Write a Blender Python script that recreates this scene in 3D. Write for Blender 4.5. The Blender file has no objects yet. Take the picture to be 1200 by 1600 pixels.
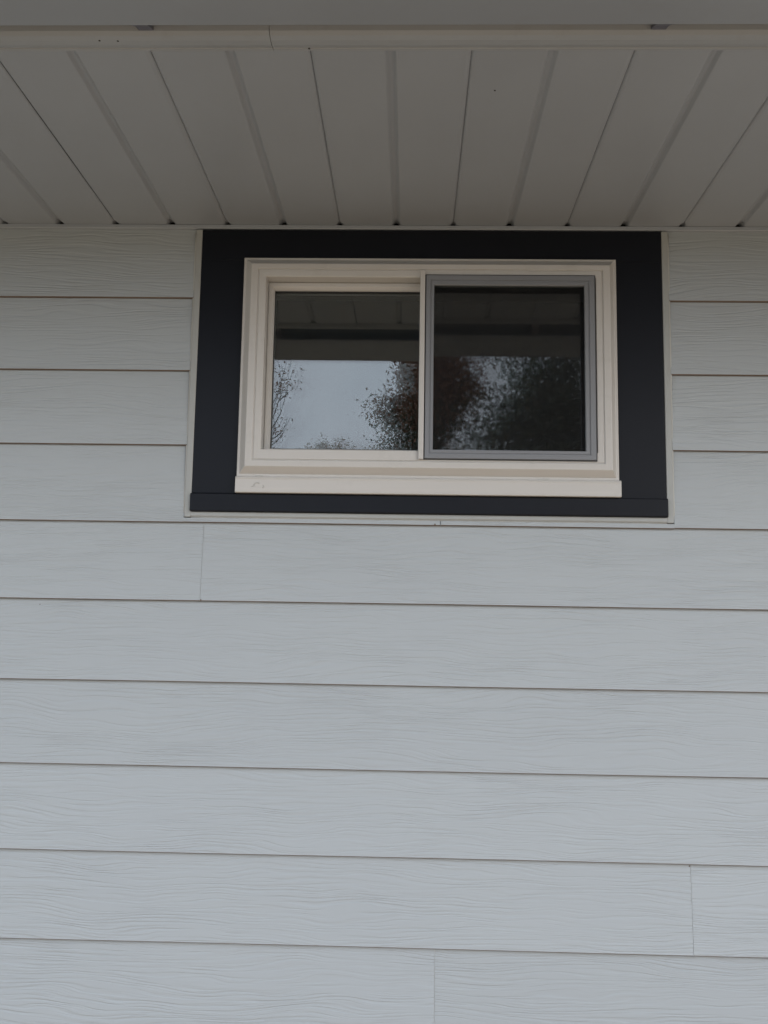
import bpy, bmesh, math, random
from mathutils import Vector, Matrix
R = math.radians
random.seed(7)
sc = bpy.context.scene
C = sc.collection
H = 2.5                       # height of the soffit above the ground; wall plane is y = 0, the yard is at y < 0

# ---------------------------------------------------------------- camera
cam = bpy.data.cameras.new('camera'); co = bpy.data.objects.new('camera', cam); C.objects.link(co)
rt = Vector((0.99950283, 0.02680576, 0.01659978)); up = Vector((-0.01307835, -0.1265766, 0.99187062)); fw = Vector((-0.02868899, 0.99159458, 0.12616309))
M = Matrix((rt, up, -fw)).transposed().to_4x4(); M.translation = Vector((0, -2.01357, H - 0.90218)); co.matrix_world = M
cam.sensor_fit = 'VERTICAL'; cam.sensor_height = 36; cam.lens = 36 * 1458.26 / 1600
cam.clip_start = 0.05; cam.clip_end = 2000
sc.camera = co

# ---------------------------------------------------------------- sky, sun, exposure
SUN_EL, SUN_AZ = R(15), R(140)           # sun in front and to the right, veiled by cloud
w = bpy.data.worlds.new('World'); sc.world = w; w.use_nodes = True
nt = w.node_tree; N = nt.nodes; L = nt.links
N.clear()
out = N.new('ShaderNodeOutputWorld'); bg = N.new('ShaderNodeBackground'); L.new(bg.outputs[0], out.inputs[0]); bg.inputs[1].default_value = 0.12
sky = N.new('ShaderNodeTexSky'); sky.sky_type = 'NISHITA'; sky.sun_disc = False; sky.sun_elevation = SUN_EL; sky.sun_rotation = SUN_AZ
sky.dust_density = 3
mx = N.new('ShaderNodeMix'); mx.data_type = 'RGBA'; mx.inputs[0].default_value = 0.90
L.new(sky.outputs[0], mx.inputs[6])
tc = N.new('ShaderNodeTexCoord'); nz = N.new('ShaderNodeTexNoise'); nz.inputs['Scale'].default_value = 2.2; nz.inputs['Detail'].default_value = 4
rp = N.new('ShaderNodeValToRGB')
rp.color_ramp.elements[0].position = 0.35; rp.color_ramp.elements[0].color = (0.82, 0.86, 0.895, 1)
rp.color_ramp.elements[1].position = 0.65; rp.color_ramp.elements[1].color = (1.0, 0.985, 0.995, 1)
L.new(tc.outputs['Generated'], nz.inputs['Vector']); L.new(nz.outputs[0], rp.inputs[0])
ml = N.new('ShaderNodeMix'); ml.data_type = 'RGBA'; ml.blend_type = 'MULTIPLY'; ml.inputs[0].default_value = 1; ml.inputs[7].default_value = (17.4, 19.1, 21.6, 1)
L.new(rp.outputs[0], ml.inputs[6]); L.new(ml.outputs[2], mx.inputs[7]); L.new(mx.outputs[2], bg.inputs[0])
sl = bpy.data.lights.new('sun', 'SUN'); sl.energy = 0.8; sl.angle = R(24); sl.color = (1, .98, .95)
so = bpy.data.objects.new('sun', sl); C.objects.link(so)
sd = Vector((math.sin(SUN_AZ) * math.cos(SUN_EL), math.cos(SUN_AZ) * math.cos(SUN_EL), math.sin(SUN_EL)))
so.rotation_euler = sd.to_track_quat('Z', 'Y').to_euler(); so.location = (6, -7, 7)
vs = sc.view_settings
sc.display_settings.display_device = 'sRGB'; vs.view_transform = 'Standard'; vs.look = 'None'; vs.gamma = 1; vs.use_curve_mapping = False; vs.exposure = 0.0

# ---------------------------------------------------------------- helpers
def link(o, parent=None):
    C.objects.link(o)
    if parent: o.parent = parent
    return o
def mesh_obj(name, verts, faces, mat, parent=None, smooth=False, mi=None):
    me = bpy.data.meshes.new(name); me.from_pydata([tuple(v) for v in verts], [], faces); me.update()
    for m in (mat if isinstance(mat, list) else [mat]): me.materials.append(m)
    if mi:
        for p, i in zip(me.polygons, mi): p.material_index = i
    if smooth:
        for p in me.polygons: p.use_smooth = True
    return link(bpy.data.objects.new(name, me), parent)
def fix(o):
    bm = bmesh.new(); bm.from_mesh(o.data); bmesh.ops.recalc_face_normals(bm, faces=bm.faces); bm.to_mesh(o.data); bm.free(); return o
def box(name, x0, x1, y0, y1, z0, z1, mat, parent=None, bev=0.0, seg=2):
    bm = bmesh.new(); bmesh.ops.create_cube(bm, size=1)
    for v in bm.verts:
        v.co = Vector((x0 if v.co.x < 0 else x1, y0 if v.co.y < 0 else y1, z0 if v.co.z < 0 else z1))
    if bev: bmesh.ops.bevel(bm, geom=bm.edges[:], offset=bev, segments=seg, profile=.5, affect='EDGES')
    me = bpy.data.meshes.new(name); bm.to_mesh(me); bm.free(); me.materials.append(mat)
    return link(bpy.data.objects.new(name, me), parent)
def ring(name, prof, mat, parent=None, bevel=0.0):
    """moulding swept round a rectangle; each profile point = (left, right, top, bottom, y)"""
    vs_, fs = [], []
    for (l, r, t, b, y) in prof: vs_ += [(l, y, b), (r, y, b), (r, y, t), (l, y, t)]
    for i in range(len(prof) - 1):
        for k in range(4):
            a, b_ = i * 4 + k, i * 4 + (k + 1) % 4
            fs.append((a, b_, b_ + 4, a + 4))
    o = mesh_obj(name, [(x, y, z + H) for x, y, z in vs_], fs, mat, parent)
    if bevel:
        m = o.modifiers.new('soft_edges', 'BEVEL'); m.width = bevel; m.segments = 2; m.limit_method = 'ANGLE'; m.angle_limit = R(20); m.harden_normals = False
    return o
def extrude_x(name, prof, x0, x1, mat, parent=None, closed=True, smooth=False):
    n = len(prof)
    v = [(x0, y, z + H) for y, z in prof] + [(x1, y, z + H) for y, z in prof]
    f = [(i, (i + 1) % n, (i + 1) % n + n, i + n) for i in range(n if closed else n - 1)]
    if closed: f += [tuple(range(n))[::-1], tuple(range(n, 2 * n))]
    o = mesh_obj(name, v, f, mat, parent); fix(o)
    if smooth:
        for p in o.data.polygons:
            if len(p.vertices) == 4: p.use_smooth = True
    return o
def empty(name, loc=(0, 0, 0), label=None, cat=None, group=None):
    o = bpy.data.objects.new(name, None); o.location = loc; C.objects.link(o)
    if label: o['label'] = label
    if cat: o['category'] = cat
    if group: o['group'] = group
    return o

# ---------------------------------------------------------------- materials
def new_mat(name):
    m = bpy.data.materials.new(name); m.use_nodes = True
    return m, m.node_tree.nodes, m.node_tree.links, m.node_tree.nodes['Principled BSDF']
def mixc(N, L, fac, a, b, t='MIX'):
    n = N.new('ShaderNodeMix'); n.data_type = 'RGBA'; n.blend_type = t
    for s, v in ((0, fac), (6, a), (7, b)):
        if hasattr(v, 'is_linked') or hasattr(v, 'links'): L.new(v, n.inputs[s])
        else: n.inputs[s].default_value = v
    return n.outputs[2]
def paint(name, col, rough=.5, var=.06, bump=.02, scale=30, spec=.5, dirt=0.0):
    m, N, L, p = new_mat(name)
    tc = N.new('ShaderNodeTexCoord'); nz = N.new('ShaderNodeTexNoise'); nz.inputs['Scale'].default_value = 4; nz.inputs['Detail'].default_value = 5
    L.new(tc.outputs['Object'], nz.inputs['Vector'])
    a = tuple(c * (1 - var) for c in col) + (1,); b = tuple(min(1, c * (1 + var)) for c in col) + (1,)
    c = mixc(N, L, nz.outputs[0], a, b)
    if dirt:
        n3 = N.new('ShaderNodeTexNoise'); n3.inputs['Scale'].default_value = 16; n3.inputs['Detail'].default_value = 8; n3.inputs['Roughness'].default_value = .7
        L.new(tc.outputs['Object'], n3.inputs['Vector'])
        r = N.new('ShaderNodeMapRange'); r.inputs[1].default_value = .55; r.inputs[2].default_value = .8; r.inputs[4].default_value = dirt
        L.new(n3.outputs[0], r.inputs[0])
        c = mixc(N, L, r.outputs[0], c, (.16, .14, .11, 1))
    L.new(c, p.inputs['Base Color'])
    p.inputs['Roughness'].default_value = rough; p.inputs['Specular IOR Level'].default_value = spec
    n2 = N.new('ShaderNodeTexNoise'); n2.inputs['Scale'].default_value = scale; n2.inputs['Detail'].default_value = 3
    L.new(tc.outputs['Object'], n2.inputs['Vector'])
    bp = N.new('ShaderNodeBump'); bp.inputs['Strength'].default_value = bump * 10; bp.inputs['Distance'].default_value = .002
    L.new(n2.outputs[0], bp.inputs['Height']); L.new(bp.outputs[0], p.inputs['Normal'])
    return m

def siding_material():
    """painted fibre cement with an embossed cedar grain"""
    m, N, L, p = new_mat('siding_paint')
    tc = N.new('ShaderNodeTexCoord'); oi = N.new('ShaderNodeObjectInfo')
    off = N.new('ShaderNodeVectorMath'); off.operation = 'SCALE'; off.inputs[0].default_value = (37, 11, 53)
    L.new(oi.outputs['Random'], off.inputs['Scale'])
    ad = N.new('ShaderNodeVectorMath'); ad.operation = 'ADD'; L.new(tc.outputs['Object'], ad.inputs[0]); L.new(off.outputs[0], ad.inputs[1])
    # slow warp of the grain lines (the cathedral shapes)
    mp = N.new('ShaderNodeMapping'); mp.inputs['Scale'].default_value = (2.6, 1, 11); L.new(ad.outputs[0], mp.inputs[0])
    wn = N.new('ShaderNodeTexNoise'); wn.inputs['Scale'].default_value = 1; wn.inputs['Detail'].default_value = 2; L.new(mp.outputs[0], wn.inputs['Vector'])
    wm = N.new('ShaderNodeMath'); wm.operation = 'MULTIPLY_ADD'; wm.inputs[1].default_value = .08; L.new(wn.outputs[0], wm.inputs[0])
    sx = N.new('ShaderNodeSeparateXYZ'); L.new(ad.outputs[0], sx.inputs[0]); L.new(sx.outputs[2], wm.inputs[2])
    cb = N.new('ShaderNodeCombineXYZ'); L.new(sx.outputs[0], cb.inputs[0]); L.new(wm.outputs[0], cb.inputs[2])
    m2 = N.new('ShaderNodeMapping'); m2.inputs['Scale'].default_value = (6, 1, 215); L.new(cb.outputs[0], m2.inputs[0])
    g = N.new('ShaderNodeTexNoise'); g.inputs['Scale'].default_value = 1; g.inputs['Detail'].default_value = 2; g.inputs['Roughness'].default_value = .4; L.new(m2.outputs[0], g.inputs['Vector'])
    gr = N.new('ShaderNodeMapRange'); gr.inputs[1].default_value = .34; gr.inputs[2].default_value = .58; gr.inputs[3].default_value = 1; gr.inputs[4].default_value = 0; gr.interpolation_type = 'SMOOTHSTEP'; L.new(g.outputs[0], gr.inputs[0])
    # patches where the emboss is shallow
    m3 = N.new('ShaderNodeMapping'); m3.inputs['Scale'].default_value = (3.0, 1, 14); L.new(ad.outputs[0], m3.inputs[0])
    pn = N.new('ShaderNodeTexNoise'); pn.inputs['Scale'].default_value = 1; pn.inputs['Detail'].default_value = 3; L.new(m3.outputs[0], pn.inputs['Vector'])
    pr = N.new('ShaderNodeMapRange'); pr.inputs[1].default_value = .36; pr.inputs[2].default_value = .68; pr.inputs[3].default_value = .40; L.new(pn.outputs[0], pr.inputs[0])
    hm = N.new('ShaderNodeMath'); hm.operation = 'MULTIPLY'; L.new(gr.outputs[0], hm.inputs[0]); L.new(pr.outputs[0], hm.inputs[1])
    bp = N.new('ShaderNodeBump'); bp.invert = True; bp.inputs['Strength'].default_value = GRAIN; bp.inputs['Distance'].default_value = .0012
    L.new(hm.outputs[0], bp.inputs['Height'])
    fn = N.new('ShaderNodeTexNoise'); fn.inputs['Scale'].default_value = 500; fn.inputs['Detail'].default_value = 2; L.new(tc.outputs['Object'], fn.inputs['Vector'])
    b2 = N.new('ShaderNodeBump'); b2.inputs['Strength'].default_value = .12; b2.inputs['Distance'].default_value = .0006
    L.new(fn.outputs[0], b2.inputs['Height']); L.new(bp.outputs[0], b2.inputs['Normal']); L.new(b2.outputs[0], p.inputs['Normal'])
    # colour: slight batch difference between boards, faint weathering
    r = N.new('ShaderNodeMapRange'); r.inputs[3].default_value = .965; r.inputs[4].default_value = 1.03; L.new(oi.outputs['Random'], r.inputs[0])
    n4 = N.new('ShaderNodeTexNoise'); n4.inputs['Scale'].default_value = 2.3; n4.inputs['Detail'].default_value = 6; n4.inputs['Roughness'].default_value = .6; L.new(ad.outputs[0], n4.inputs['Vector'])
    c = mixc(N, L, n4.outputs[0], (SID[0] * .97, SID[1] * .97, SID[2] * .975, 1), (SID[0] * 1.03, SID[1] * 1.03, SID[2] * 1.02, 1))
    v = N.new('ShaderNodeVectorMath'); v.operation = 'SCALE'; L.new(c, v.inputs[0]); L.new(r.outputs[0], v.inputs['Scale'])
    L.new(v.outputs[0], p.inputs['Base Color'])
    p.inputs['Roughness'].default_value = .55; p.inputs['Specular IOR Level'].default_value = .35
    return m
SID = (.312, .335, .347); GRAIN = .74
M_SID = siding_material()
M_TRIMW = paint('channel_paint', (.285, .292, .28), .45, dirt=.2)
M_CAULK = paint('caulk', (.40, .395, .37), .6, bump=.06, scale=90)
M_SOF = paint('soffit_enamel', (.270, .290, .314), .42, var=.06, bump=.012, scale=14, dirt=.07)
M_FAS = paint('fascia_enamel', (.272, .288, .300), .42, dirt=.25)
M_GUT = paint('gutter_enamel', (.242, .264, .290), .38, bump=.01, scale=9, dirt=.12)
M_BLACK = paint('black_coil_trim', (.0052, .0062, .0095), .40, var=.12, bump=.012, scale=9, spec=.17)
M_VINYL = paint('white_vinyl', (.430, .412, .385), .34, var=.03, bump=.006, dirt=.2)
M_GREY = paint('grey_screen_aluminium', (.158, .163, .172), .38, var=.05)
M_RUB = paint('black_rubber', (.012, .012, .012), .6)
M_DARKMETAL = paint('dark_bracket', (.10, .10, .12), .5)
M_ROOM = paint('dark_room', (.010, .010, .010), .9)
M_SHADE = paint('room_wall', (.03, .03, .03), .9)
M_ROOF = paint('asphalt_shingle', (.06, .055, .05), .95, var=.4, bump=.1, scale=120)
M_SPECK = paint('grime_speck', (.03, .025, .02), .8)

def glass(name, refl, tint, rough=0.0, wob=0.0):
    m, N, L, p = new_mat(name); N.remove(p); o = N['Material Output']
    t = N.new('ShaderNodeBsdfTransparent'); t.inputs[0].default_value = tint
    g = N.new('ShaderNodeBsdfGlossy'); g.inputs['Roughness'].default_value = rough; g.inputs[0].default_value = (1, 1, 1, 1)
    lw = N.new('ShaderNodeFresnel'); lw.inputs[0].default_value = 1.5
    mr = N.new('ShaderNodeMath'); mr.operation = 'MULTIPLY_ADD'; mr.inputs[1].default_value = 1; mr.inputs[2].default_value = refl - .04; mr.use_clamp = True
    L.new(lw.outputs[0], mr.inputs[0])
    if wob:
        tc = N.new('ShaderNodeTexCoord'); n = N.new('ShaderNodeTexNoise'); n.inputs['Scale'].default_value = 7; n.inputs['Detail'].default_value = 1
        L.new(tc.outputs['Object'], n.inputs['Vector']); b = N.new('ShaderNodeBump'); b.inputs['Strength'].default_value = wob; b.inputs['Distance'].default_value = .001
        L.new(n.outputs[0], b.inputs['Height']); L.new(b.outputs[0], g.inputs['Normal'])
    mx = N.new('ShaderNodeMixShader'); L.new(mr.outputs[0], mx.inputs[0]); L.new(t.outputs[0], mx.inputs[1]); L.new(g.outputs[0], mx.inputs[2]); L.new(mx.outputs[0], o.inputs[0])
    return m
M_GLASS = glass('window_glass', .078, (.85, .87, .86, 1))
M_GLASS_DUSTY = glass('dusty_window_glass', .078, (.85, .87, .86, 1), .018)
M_GLASS_IN = glass('inner_window_glass', .04, (.85, .87, .86, 1))
def screen_mat():
    m, N, L, p = new_mat('insect_mesh')
    tc = N.new('ShaderNodeTexCoord'); n = N.new('ShaderNodeTexNoise'); n.inputs['Scale'].default_value = 40; n.inputs['Detail'].default_value = 3; L.new(tc.outputs['Object'], n.inputs['Vector'])
    wv = N.new('ShaderNodeTexWave'); wv.bands_direction = 'Z'; wv.inputs['Scale'].default_value = 95; wv.inputs['Distortion'].default_value = .6; L.new(tc.outputs['Object'], wv.inputs['Vector'])
    a = N.new('ShaderNodeMath'); a.operation = 'MULTIPLY_ADD'; a.inputs[1].default_value = .10; a.inputs[2].default_value = .26; L.new(n.outputs[0], a.inputs[0])
    b = N.new('ShaderNodeMath'); b.operation = 'MULTIPLY_ADD'; b.inputs[1].default_value = .05; L.new(wv.outputs[0], b.inputs[0]); L.new(a.outputs[0], b.inputs[2])
    L.new(b.outputs[0], p.inputs['Alpha']); p.inputs['Base Color'].default_value = (.012, .012, .013, 1); p.inputs['Roughness'].default_value = .7
    p.inputs['Specular IOR Level'].default_value = .2
    return m
M_MESH = screen_mat()

# ---------------------------------------------------------------- ground
def ground_mat():
    m, N, L, p = new_mat('dry_lawn')
    tc = N.new('ShaderNodeTexCoord')
    n = N.new('ShaderNodeTexNoise'); n.inputs['Scale'].default_value = 1.2; n.inputs['Detail'].default_value = 10; L.new(tc.outputs['Object'], n.inputs['Vector'])
    n2 = N.new('ShaderNodeTexNoise'); n2.inputs['Scale'].default_value = 25; n2.inputs['Detail'].default_value = 5; L.new(tc.outputs['Object'], n2.inputs['Vector'])
    c = mixc(N, L, n.outputs[0], (.22, .18, .11, 1), (.31, .25, .15, 1)); c = mixc(N, L, n2.outputs[0], c, (.36, .28, .19, 1))
    L.new(c, p.inputs['Base Color']); p.inputs['Roughness'].default_value = .95
    return m
M_GROUND = ground_mat()
vs_, fs = [], []
n = 40
for i in range(n + 1):
    for j in range(n + 1):
        x = ((i / n) * 2 - 1); y = ((j / n) * 2 - 1)
        x = math.copysign(abs(x) ** 3, x) * 600; y = math.copysign(abs(y) ** 3, y) * 600
        d = math.hypot(x, y); vs_.append((x, y, 0 if d < 14 else (math.sin(x * .05) + math.cos(y * .06)) * min(.6, (d - 14) * .01) - .3 * min(1, (d - 14) / 20)))
for i in range(n):
    for j in range(n):
        a = i * (n + 1) + j; fs.append((a, a + n + 1, a + n + 2, a + 1))
g = mesh_obj('ground', vs_, fs, M_GROUND, smooth=True); fix(g); g['kind'] = 'structure'
M_SLAB = paint('warm_bounce_slab', (.54, .385, .25), .9, var=.12, bump=.05, scale=50, dirt=.3)
o = box('bounce_slab', -1.6, 6, -4.2, -.06, -.1, .05, M_SLAB, bev=.01); o['kind'] = 'structure'  # unseen slab, added to bounce warm light up to the soffit and upper wall

# ---------------------------------------------------------------- house
house = empty('house', (0, 0, 0), 'light grey lap sided house wall with black trimmed sliding window under white soffit and gutter', 'house')
X0, X1 = -5.0, 5.0
# window opening in the backing wall
OX0, OX1, OZ0, OZ1 = -.36, .43, -.56, -.10
def pz(z): return z + H
v = []; f = []
xs_ = [X0, OX0, OX1, X1]; zs_ = [-H, OZ0, OZ1, -.0 - .0006]
for y in (0.0, .14):
    for z in zs_:
        for x in xs_: v.append((x, y, pz(z)))
for j in range(3):
    for i in range(3):
        if i == 1 and j == 1: continue
        a = j * 4 + i; f.append((a, a + 1, a + 5, a + 4)); b = a + 16; f.append((b, b + 4, b + 5, b + 1))
for a, b in ((5, 6), (6, 10), (10, 9), (9, 5)): f.append((a, b, b + 16, a + 16))
for a, b in ((0, 3), (3, 15), (15, 12), (12, 0)): f.append((a, b, b + 16, a + 16))
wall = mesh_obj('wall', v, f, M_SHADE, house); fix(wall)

ROWZ = [-.1725, -.3388, -.5063, -.6760, -.8454, -1.0174, -1.1911, -1.3657, -1.5428, -1.7203, -1.8983, -2.0763, -2.2543, -2.42]
TH = .0110
M_EDGE = paint('raw_edge_lap_shade', (.125, .095, .075), .9, var=.15)  # raw edge brown, darkened to paint in deeper shadow lines under the laps
def plank(x0, x1, zb, zt, notch=None, tilt=0.0):
    """lap board: bottom edge stands proud, top tucked under the next one; notch = (x, z) cut out above z on the side towards the window"""
    def ypos(z):                       # front face leans back towards the top
        t = (z - zb) / .20
        return -.0195 + t * .0098
    bev = .0014
    outline = None
    cols = []
    n = max(2, int((x1 - x0) / .12)); pts = []
    seedp = random.random() * 9
    def wav(x): return .0005 * math.sin(x * 1.7 + seedp) + .0003 * math.sin(x * 5.1 + seedp * 2)
    vs_, fs = [], []
    X = [x0 + (x1 - x0) * i / n for i in range(n + 1)]
    if notch: X = sorted(X + [notch[0]])
    for x in X:
        top = zt
        b = zb + wav(x) + tilt * (x - x0)
        zz = [(b, ypos(zb) + TH), (b, ypos(zb) + bev), (b + bev, ypos(zb)), (top, ypos(top)), (top, ypos(top) + TH)]
        vs_.append([(x, y, pz(z)) for z, y in zz])
    V = [p for c_ in vs_ for p in c_]; mids = []
    for i in range(len(X) - 1):
        for k in range(5):
            a, b = i * 5 + k, i * 5 + (k + 1) % 5
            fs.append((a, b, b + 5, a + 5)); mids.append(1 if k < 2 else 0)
    fs.append((0, 1, 2, 3, 4)); e = (len(X) - 1) * 5; fs.append((e + 4, e + 3, e + 2, e + 1, e)); mids += [0, 0]
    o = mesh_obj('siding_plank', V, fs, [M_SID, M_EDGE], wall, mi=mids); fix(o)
    return o
LAP = .03
def zt(k): return (ROWZ[k - 1] + LAP) if k else -.004
WLx, WRx = -.4915, .5625           # inner limits of the boards beside the window channels
for k, zb in enumerate(ROWZ):
    if k < 3:
        plank(X0, WLx, zb, zt(k)); plank(WRx, X1, zb, zt(k))
        continue
    if k == 3:
        # notched course under the window: full-height ends and a thin strip below the channel
        for (a, b, side) in ((X0, .0635, -1), (.0652, X1, 1)):
            nx = WLx if side < 0 else WRx
            lo = plank(a, nx, zb, zt(k)) if side < 0 else plank(nx, b, zb, zt(k))
            st = plank(nx, b, zb, -.6665) if side < 0 else plank(a, nx, zb, -.6665)
            # join the two pieces into one notched board
            bm = bmesh.new(); bm.from_mesh(lo.data); bm.from_mesh(st.data); me = bpy.data.meshes.new('siding_plank'); bm.to_mesh(me); bm.free()
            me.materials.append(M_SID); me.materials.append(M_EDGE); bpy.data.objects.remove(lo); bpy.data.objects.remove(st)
            link(bpy.data.objects.new('siding_plank', me), wall)
        continue
    joints = {4: [-4.1, -.4486, 3.21], 5: [-2.6, 1.06 + 1.9], 6: [-1.25, 2.4], 7: [-3.3, 1.45 + .9], 8: [-3.07, .5815, 4.2], 9: [-3.6, .0605, 3.7]}.get(k, [-2.9 + (k % 3) * 1.2, .8 + (k % 3) * 1.2])
    xs_ = [X0] + joints + [X1]
    for a, b in zip(xs_[:-1], xs_[1:]):
        plank(a + .0004, b - .0004, zb, zt(k))
# caulked butt joints
for (x, k) in ((-.4486, 4), (.5815, 8), (.0605, 9)):
    zb = ROWZ[k]; ztp = ROWZ[k - 1] - .0005
    v = [(x - .0012, -.0184, pz(zb + .0015)), (x + .0012, -.0184, pz(zb + .0015)), (x + .0012, -.0184 + .0098 * .85, pz(ztp)), (x - .0012, -.0184 + .0098 * .85, pz(ztp))]
    v += [(a, b + .004, c) for a, b, c in v]
    o = mesh_obj('caulk_joint', v, [(0, 1, 2, 3), (7, 6, 5, 4), (0, 4, 5, 1), (3, 2, 6, 7), (0, 3, 7, 4), (1, 5, 6, 2)], M_CAULK, wall); fix(o)

# window surround channels (white) against the boards
ch = box('side_channel', -.4905, -.4765, -.0215, 0, pz(-.6648), pz(-.0125), M_TRIMW, wall, .0015)
ch = box('side_channel', .5475, .5615, -.0215, 0, pz(-.6648), pz(-.0125), M_TRIMW, wall, .0015)
extrude_x('bottom_channel', [(-.0215, -.6535), (-.0215, -.6615), (-.0195, -.6642), (-.016, -.6648), (0, -.6648), (0, -.6535)], -.4765, .5475, M_TRIMW, wall)
# caulk bead between channel and boards
def bead(name, pts, r, mat, parent, seg=6):
    vs_, fs = [], []
    for i, p in enumerate(pts):
        p = Vector(p); d = (Vector(pts[min(i + 1, len(pts) - 1)]) - Vector(pts[max(i - 1, 0)])).normalized()
        a = d.cross(Vector((0, 1, 0.01))).normalized(); b = a.cross(d)
        rr = r * random.uniform(.8, 1.15)
        for k in range(seg):
            t = 2 * math.pi * k / seg; vs_.append(p + a * rr * math.cos(t) + b * rr * math.sin(t))
    for i in range(len(pts) - 1):
        for k in range(seg):
            a = i * seg + k; b = i * seg + (k + 1) % seg; fs.append((a, b, b + seg, a + seg))
    fs.append(tuple(range(seg))[::-1]); fs.append(tuple(range(len(vs_) - seg, len(vs_))))
    return fix(mesh_obj(name, vs_, fs, mat, parent, smooth=True))
for x in (-.4915, .5625):
    bead('caulk_bead', [(x, -.0165, pz(-.02 - i * .0318)) for i in range(21)], .0023, M_CAULK, wall)
bead('caulk_bead', [(-.476 + i * .0256, -.0165, pz(-.6652)) for i in range(41)], .0016, M_CAULK, wall)

def chip(x, z, r):
    k = next(i for i, q in enumerate(ROWZ) if q < z); y = -.0195 + (z - ROWZ[k]) / .20 * .0098
    bm = bmesh.new(); bmesh.ops.create_icosphere(bm, subdivisions=1, radius=r)
    for v_ in bm.verts: v_.co = Vector((v_.co.x * random.uniform(.7, 1.4) + x, v_.co.y * .3 + y, v_.co.z * random.uniform(.7, 1.2) + pz(z)))
    me = bpy.data.meshes.new('paint_chip'); bm.to_mesh(me); bm.free(); me.materials.append(M_EDGE)
    link(bpy.data.objects.new('paint_chip', me), wall)
chip(-.797, -.858, .0016); chip(.052, -.6745, .0022); chip(-.447, -.8435, .002); chip(.5795, -1.3700, .0016)
# ---- soffit
soffit = extrude_x('soffit', [(-.66, .030), (0, .030), (0, .034), (-.66, .034)], X0, X1, M_ROOM, house)
S = .127; XS = -.9299
prof = []
def panel_mesh(jit):
    """one double-five vinyl panel: narrow lock joint at both ends, wide V groove in the middle"""
    W = 2 * S; d = .0062
    px = [(.0002, .0042), (.0005, .0038), (.0013, .0028), (.0030, .0014), (.0070, .0002), (.03, -.0002), (S - .03, -.0002), (S - .0105, 0), (S - .0080, .0008), (S - .0035, d - .0008), (S - .0015, d), (S + .0015, d), (S + .0035, d - .0008),
          (S + .0080, .0008), (S + .0105, 0), (S + .03, -.0002), (W - .03, -.0002), (W - .0085, 0), (W - .0030, .0012), (W - .0006, .0030), (W - .0001, .0042)]
    flare = {1: .0016, 2: .0034, 3: .0040, 4: .0030, 7: -.001, 8: -.001, 13: .001, 14: .001, 17: -.0022, 18: -.0030, 19: -.0030}
    ys = [-.006, -.0235, -.034, -.15, -.30, -.45, -.60, -.662]
    vs_, fs = [], []
    for j, y in enumerate(ys):
        sag = -.0009 * math.sin(math.pi * min(1, -y / .66)) * jit
        for i, (x, z) in enumerate(px): vs_.append((x + (flare.get(i, 0) if j < 2 else 0), y, z + sag + (.004 if j < 2 and z > .0025 else 0)))
    m = len(px)
    for j in range(len(ys) - 1):
        for i in range(m - 1):
            a = j * m + i; fs.append((a, a + 1, a + m + 1, a + m))
    return vs_, fs
for p in range(-16, 24):
    x = XS + 2 * p * S
    if x < X0 or x + 2 * S > X1: continue
    vs_, fs = panel_mesh(random.uniform(-1, 1.4))
    o = mesh_obj('soffit_panel', vs_, fs, M_SOF, soffit); o.location = (x, 0, H + random.uniform(-.0004, .0004))
    fix(o)
# receiving channel along the wall
extrude_x('wall_channel', [(-.0195, -.0008), (-.0195, -.0080), (-.0185, -.0092), (-.0165, -.0096), (0, -.0096), (0, -.0022), (-.016, -.0022), (-.016, -.0008)], X0, X1, M_SOF, soffit)
# specks and nail heads
def speck(x, y, z, r):
    bm = bmesh.new(); bmesh.ops.create_icosphere(bm, subdivisions=1, radius=r)
    for v_ in bm.verts: v_.co = Vector((v_.co.x * random.uniform(.8, 1.3), v_.co.y, v_.co.z * .5)) + Vector((x, y, pz(z)))
    me = bpy.data.meshes.new('nail_head'); bm.to_mesh(me); bm.free(); me.materials.append(M_SPECK)
    return link(bpy.data.objects.new('nail_head', me), soffit)
speck(.1314, -.546, -.0006, .0017); speck(-.168, -.664, -.003, .0022); speck(-.49, -.688, -.0055, .0017); speck(-.462, -.687, -.0055, .0018)

# ---- fascia (bent metal return, then front board)
def arc(cy, cz, r, a0, a1, n):
    return [(cy + r * math.cos(R(a0 + (a1 - a0) * i / n)), cz + r * math.sin(R(a0 + (a1 - a0) * i / n))) for i in range(n + 1)]
fp = [(-.655, .004), (-.655, -.0008), (-.6575, -.0022), (-.6615, -.0022), (-.6632, -.0006), (-.667, -.0034), (-.676, -.0054), (-.688, -.0054), (-.697, -.0036), (-.703, .0006), (-.707, .008), (-.716, .014), (-.740, .016), (-.743, .022), (-.743, .16), (-.70, .16), (-.70, .004)]
for a, b in ((X0, -1.9), (-1.8985, -.2252), (-.2243, 2.1), (2.1016, X1)):
    fo = extrude_x('fascia', fp, a, b, M_FAS, house)
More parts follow.
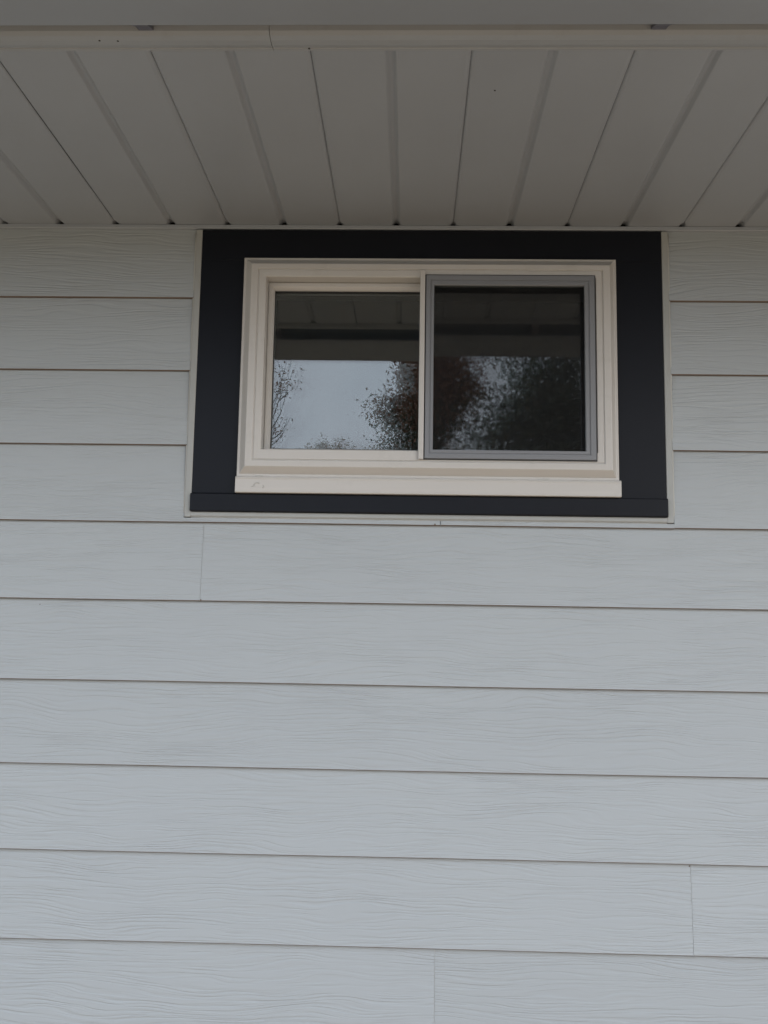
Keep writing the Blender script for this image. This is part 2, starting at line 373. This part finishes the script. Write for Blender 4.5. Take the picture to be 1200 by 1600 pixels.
# ---- gutter
gy, gz = -.7455, -.04
gp_out = [(gy, .095), (gy, -.019), (gy - .004, -.0225), (-.905, gz), (-.911, gz + .002), (-.914, gz + .008), (-.916, gz + .03), (-.922, gz + .048), (-.938, gz + .068), (-.947, gz + .085), (-.949, gz + .118), (-.946, gz + .124), (-.936, gz + .124)]
gp_in = [(-.936, gz + .120), (-.944, gz + .116), (-.943, gz + .087), (-.934, gz + .070), (-.918, gz + .050), (-.912, gz + .03), (-.908, gz + .005), (gy - .005, -.018), (gy - .003, -.015), (gy - .003, .095)]
gutter = extrude_x('gutter', gp_out + gp_in, X0, X1, M_GUT, house)
for x in (-.413, .362, 1.18, -1.2):     # bent straps between fascia return and gutter
    b = extrude_x('gutter_strap', [(-.7020, .006), (-.7045, .0000), (-.722, -.0060), (-.7440, -.018), (-.7440, -.014), (-.722, -.003), (-.706, .005)], x - .011, x + .011, M_DARKMETAL, gutter)

# ---- roof and the rest of the shell (keeps light out of the room)
rf = mesh_obj('roof', [(X0 - .3, -.93, pz(.10)), (X1 + .3, -.93, pz(.10)), (X1 + .3, 4.5, pz(2.1)), (X0 - .3, 4.5, pz(2.1)), (X0 - .3, 9.9, pz(.10)), (X1 + .3, 9.9, pz(.10)),
    (X0 - .3, -.93, pz(.13)), (X1 + .3, -.93, pz(.13)), (X1 + .3, 4.5, pz(2.16)), (X0 - .3, 4.5, pz(2.16)), (X0 - .3, 9.9, pz(.13)), (X1 + .3, 9.9, pz(.13))],
    [(0, 1, 2, 3), (3, 2, 5, 4), (6, 9, 8, 7), (9, 10, 11, 8), (0, 6, 7, 1), (4, 5, 11, 10), (0, 3, 9, 6), (3, 4, 10, 9), (1, 7, 8, 2), (2, 8, 11, 5)], M_ROOF, house); fix(rf)
for (a, b) in ((X0, X0 + .15), (X1 - .15, X1)):
    mesh_obj('gable_wall', [(a, .145, 0), (b, .145, 0), (b, 9, 0), (a, 9, 0), (a, .145, pz(.38)), (b, .145, pz(.38)), (b, 4.5, pz(2.05)), (a, 4.5, pz(2.05)), (b, 9, pz(.38)), (a, 9, pz(.38))],
        [(0, 1, 2, 3), (0, 4, 5, 1), (3, 2, 8, 9), (4, 7, 6, 5), (7, 9, 8, 6), (0, 3, 9, 7, 4), (1, 5, 6, 8, 2)], M_SHADE, house)
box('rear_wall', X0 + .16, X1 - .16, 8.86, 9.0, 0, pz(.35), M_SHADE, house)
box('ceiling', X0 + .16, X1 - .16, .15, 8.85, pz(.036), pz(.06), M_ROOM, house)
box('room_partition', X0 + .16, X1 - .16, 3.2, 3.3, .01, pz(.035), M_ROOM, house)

# ---------------------------------------------------------------- window
win = empty('window'); win.parent = house
# black casing: head, two legs, sill
BL, BR, BT, BB = -.4763, .5470, -.0135, -.6525
def casing(name, x0, x1, z0, z1, y, bev=.0012): return box(name, x0, x1, y, -.0002, pz(z0), pz(z1), M_BLACK, win, bev)
casing('head_casing', BL, BR, -.0836, BT, -.0203, .0003)
casing('side_casing', BL - .0004, -.3775, -.6115, -.0838, -.0200, .0003)
casing('side_casing', .4440, BR - .0004, -.6125, -.0838, -.0200, .0003)
casing('sill_casing', BL - .0012, BR + .0012, BB, -.6132, -.0300, .002)
casing('casing_backing', -.40, .47, -.60, -.575, -.014)
# vinyl frame, mitred all round
P = [(-.3772, .4437, -.0840, -.5780, -.004),
     (-.3772, .4437, -.0840, -.5780, -.034),
     (-.3760, .4425, -.0852, -.5768, -.036),
     (-.3712, .4372, -.0896, -.5712, -.036),
     (-.3702, .4362, -.0906, -.5702, -.0375),
     (-.3586, .4277, -.1030, -.5582, -.0505),
     (-.3570, .4261, -.1046, -.5566, -.0520),
     (-.3425, .4116, -.1150, -.5440, -.0520),
     (-.3418, .4109, -.1157, -.5433, -.0490),
     (-.3400, .4091, -.1175, -.5415, -.0490),
     (-.3392, .4083, -.1183, -.5407, -.0505),
     (-.3254, .3965, -.1318, -.5200, -.0500),
     (-.3240, .3955, -.1334, -.5190, -.0485),
     (-.3240, .3955, -.1334, -.5190, .10)]
ring('outer_frame', P, M_VINYL, win, .0006)
# fixed sash on the left: stop and glazing bead
ring('fixed_sash', [(-.3236, .030, -.1338, -.5185, -.010), (-.3236, .030, -.1338, -.5185, -.0150), (-.3225, .029, -.1349, -.5180, -.0165), (-.3150, .0225, -.1430, -.5135, -.0165), (-.3128, .0205, -.1475, -.5125, -.0120),
     (-.3108, .0190, -.1500, -.5100, -.0075), (-.3106, .0188, -.1505, -.5098, .020)], M_VINYL, win, .0004)
ring('glazing_gasket', [(-.3106, .0187, -.1506, -.5097, -.0050), (-.3094, .0175, -.1524, -.5088, -.0050), (-.3094, .0175, -.1524, -.5088, .003)], M_RUB, win)
def pane(name, x0, x1, z0, z1, y, th, mat, rz=0, rx=0):
    o = box(name, x0, x1, -th / 2, th / 2, z0, z1, mat, win)
    for vv in o.data.vertices: vv.co = Vector((vv.co.x - (x0 + x1) / 2, vv.co.y, vv.co.z - (z0 + z1) / 2))
    o.location = ((x0 + x1) / 2, y, pz((z0 + z1) / 2)); o.rotation_euler = (rx, 0, rz); return o
def front_only(o):            # only the outer face mirrors; the back face and edges just pass light
    pass
def sheet(name, x0, x1, z0, z1, y, mat, rz=0, rx=0):
    return pane(name, x0, x1, z0, z1, y, .003, mat, rz, rx)
sheet('glass_pane', -.3094, .0180, -.5090, -.1520, .0015, M_GLASS)
sheet('inner_glass_pane', -.3094, .0180, -.5090, -.1520, .020, M_GLASS_IN, R(-.62), R(.08))
# sliding sash on the right, behind the screen
ring('sliding_sash', [(.0266, .3948, -.1340, -.5185, .045), (.0266, .3948, -.1340, -.5185, -.0330), (.0280, .3937, -.1350, -.5171, -.0345), (.0340, .3860, -.1402, -.5150, -.0345), (.0350, .3850, -.1410, -.5145, -.0320), (.0355, .3845, -.1415, -.5140, -.012)], M_VINYL, win, .0004)
sheet('glass_pane', .0345, .3855, -.5145, -.1405, -.0270, M_GLASS_DUSTY)
sheet('inner_glass_pane', .0345, .3855, -.5145, -.1405, -.0080, M_GLASS_IN, R(-.5), R(.05))
# meeting stile
box('meeting_stile', .0142, .0250, -.0575, .03, pz(-.5385), pz(-.1195), M_VINYL, win, .0012)
# black gap gasket and grey screen frame
ring('screen_gasket', [(.0252, .3942, -.1278, -.5388, -.030), (.0252, .3942, -.1278, -.5388, -.0530), (.0272, .3922, -.1298, -.5368, -.0530), (.0272, .3922, -.1298, -.5368, -.030)], M_RUB, win)
ring('screen_frame', [(.0274, .3920, -.1300, -.5366, -.0495), (.0274, .3920, -.1300, -.5366, -.0550), (.0282, .3912, -.1308, -.5358, -.0560), (.0362, .3808, -.1408, -.5268, -.0560), (.0368, .3802, -.1414, -.5262, -.0540),
     (.0385, .3785, -.1436, -.5246, -.0540), (.0392, .3778, -.1443, -.5240, -.0552), (.0440, .3712, -.1512, -.5182, -.0552), (.0450, .3700, -.1524, -.5172, -.0535), (.0450, .3700, -.1524, -.5172, -.0490)], M_GREY, win)
mesh_obj('insect_screen', [(.0448, -.0508, pz(-.5174)), (.3702, -.0508, pz(-.5174)), (.3702, -.0508, pz(-.1522)), (.0448, -.0508, pz(-.1522))], [(0, 1, 2, 3)], M_MESH, win)
# sill nosing strip below the frame
extrude_x('sill_strip', [(-.004, -.5765), (-.036, -.5765), (-.0398, -.5785), (-.0408, -.5815), (-.0402, -.5840), (-.0408, -.6108), (-.0395, -.6124), (-.004, -.6124)], -.3782, .4468, M_VINYL, win)
# caulk smears on the strip and under the nosing
for (x, z, r, n_) in ((-.332, -.594, .0022, 6), (-.322, -.600, .0018, 5), (-.338, -.601, .0014, 4)):
    a0 = random.random() * 6
    bead('caulk_smear', [(x + .006 * math.cos(a0 + i * .5), -.0412, pz(z + .003 * math.sin(a0 + i * .7))) for i in range(n_)], r * .45, M_CAULK, win)
bead('caulk_smear', [(-.335 + i * .004, -.0365, pz(-.5762 + random.uniform(-.0006, .0006))) for i in range(5)], .0018, M_CAULK, win)
bead('caulk_smear', [(.27 + i * .004, -.0365, pz(-.5762 + random.uniform(-.0006, .0006))) for i in range(7)], .0016, M_CAULK, win)

# ---------------------------------------------------------------- trees in the yard (seen mirrored in the panes)
def bark_mat():
    return paint('bark', (.085, .07, .058), .9, var=.35, bump=.2, scale=30)
M_BARK = bark_mat()
def leaf_mat(name, cols, rough=.6):
    m, N, L, p = new_mat(name)
    g_ = N.new('ShaderNodeNewGeometry'); r = N.new('ShaderNodeValToRGB')
    for i in range(len(cols) - 2): r.color_ramp.elements.new((i + 1) / (len(cols) - 1))
    for e, c in zip(r.color_ramp.elements, cols): e.color = c + (1,)
    L.new(g_.outputs['Random Per Island'], r.inputs[0]); L.new(r.outputs[0], p.inputs['Base Color']); p.inputs['Roughness'].default_value = rough
    return m
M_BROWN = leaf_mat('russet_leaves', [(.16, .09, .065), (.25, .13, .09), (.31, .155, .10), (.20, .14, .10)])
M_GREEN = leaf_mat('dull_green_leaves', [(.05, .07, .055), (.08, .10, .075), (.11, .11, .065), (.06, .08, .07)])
M_PALE = leaf_mat('haze_pale_leaves', [(.50, .44, .40), (.60, .52, .47), (.45, .43, .40)])  # distance haze painted into the leaf colour as paleness
def limb(bm, a, b, ra, rb, seg=5):
    a, b = Vector(a), Vector(b); d = (b - a).normalized(); u = d.orthogonal().normalized(); w_ = d.cross(u)
    A = [bm.verts.new(a + (u * math.cos(t) + w_ * math.sin(t)) * ra) for t in (2 * math.pi * k / seg for k in range(seg))]
    B = [bm.verts.new(b + (u * math.cos(t) + w_ * math.sin(t)) * rb) for t in (2 * math.pi * k / seg for k in range(seg))]
    for k in range(seg): bm.faces.new((A[k], A[(k + 1) % seg], B[(k + 1) % seg], B[k]))
def tree(name, loc, height, spread, base, leaves, mat, label, seed, leaf=.10, clump=.42, lift=.35, mat2=None, density=1.0, bunch=.11, grp='trees in the yard'):
    rnd = random.Random(seed)
    t = empty(name, loc, label, 'tree', grp)
    bm = bmesh.new(); tips = []
    def grow(p, d, ln, r, depth):
        segs = 3; q = Vector(p); dd = Vector(d)
        for s in range(segs):
            nd = (dd + Vector((rnd.uniform(-.25, .25), rnd.uniform(-.25, .25), rnd.uniform(-.05, .18)))).normalized()
            q2 = q + nd * ln / segs; r2 = r * (1 - .22 * (s + 1) / segs * 1.3)
            limb(bm, q, q2, r * (1 - .28 * s / segs), r2, 6 if depth < 2 else 4)
            if depth >= 3: tips.append(q2.copy())
            q, dd = q2, nd
        if depth < 5:
            for k in range(rnd.choice((2, 3, 3)) if depth < 4 else 2):
                a = rnd.uniform(0, 2 * math.pi); el = rnd.uniform(.15, 1.0)
                sd_ = Vector((math.cos(a), math.sin(a), lift * rnd.uniform(-.4, 1.4)))
                grow(q if k < 2 else (Vector(p) + q) / 2, (dd * .55 + sd_ * .8).normalized(), ln * rnd.uniform(.62, .8), r * .58, depth + 1)
    grow((0, 0, -.6), (0, 0, 1), base + .6, height * .022, 0)
    q_ = sorted(math.hypot(v_.co.x, v_.co.y) for v_ in bm.verts if v_.co.z > base); sx = q_[int(len(q_) * .93)]; sz = max(v_.co.z for v_ in bm.verts)
    fx, fz = spread / sx, (height - base) / (sz - base)
    def warp(c): 
        z = c.z if c.z < base else base + (c.z - base) * fz
        k_ = fx if c.z > base else 1 + (fx - 1) * max(0, c.z / base) ** 2 * 1
        return Vector((c.x * k_, c.y * k_, z))
    for v_ in bm.verts: v_.co = warp(v_.co)
    me = bpy.data.meshes.new('trunk'); bm.to_mesh(me); bm.free(); me.materials.append(M_BARK); link(bpy.data.objects.new('trunk', me), t)
    if leaves:
        tips = [warp(p) for p in tips]; vs_, fs, mi = [], [], []
        for i in range(int(leaves * density)):
            if i % 14 == 0: cc = rnd.choice(tips) + Vector((rnd.gauss(0, clump), rnd.gauss(0, clump), rnd.gauss(0, clump * .8)))
            c = cc + bunch * Vector((rnd.gauss(0, 1), rnd.gauss(0, 1), rnd.gauss(0, .7)))
            s = leaf * rnd.uniform(.5, 1.3)
            u = Vector((rnd.gauss(0, 1), rnd.gauss(0, 1), rnd.gauss(0, 1))).normalized(); w_ = u.orthogonal().normalized(); w_ = (w_ + u.cross(w_) * rnd.uniform(-1, 1)).normalized()
            k = len(vs_)
            vs_ += [c - u * s, c + w_ * s * .42 - u * s * .1, c + u * s, c - w_ * s * .42 + u * s * .1]; fs.append((k, k + 1, k + 2, k + 3))
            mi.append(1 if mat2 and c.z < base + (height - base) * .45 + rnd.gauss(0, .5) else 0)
        mesh_obj('crown', vs_, fs, [mat, mat2] if mat2 else mat, t, mi=mi)
    return t
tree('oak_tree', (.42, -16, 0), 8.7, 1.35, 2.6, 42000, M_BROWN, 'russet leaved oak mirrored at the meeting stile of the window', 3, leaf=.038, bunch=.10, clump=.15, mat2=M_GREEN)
tree('maple_tree', (5.1, -21, 0), 12.5, 4.6, 3.0, 62000, M_GREEN, 'dense dull green tree mirrored in the screened right pane', 5, leaf=.075, clump=.34, bunch=.17)
tree('bare_tree', (-3.75, -16, 0), 6.9, 1.35, 2.5, 1500, M_BROWN, 'nearly bare twiggy tree mirrored at the left edge of the window', 11, leaf=.032, clump=.10)
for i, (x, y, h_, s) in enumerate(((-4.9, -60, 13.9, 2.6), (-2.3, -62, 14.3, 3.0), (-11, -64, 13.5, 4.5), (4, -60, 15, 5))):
    tree('far_tree', (x, y, 0), h_, s, 4, 26000, M_PALE, ('tree far across the yard coloured pale for haze, low in the left pane', 'far tree coloured pale for haze mirrored beside the russet oak', 'pale far tree beyond the bare tree', 'pale far tree hidden behind the oak')[i], 20 + i, leaf=.09, clump=.35, bunch=.25, grp='far trees beyond the yard')
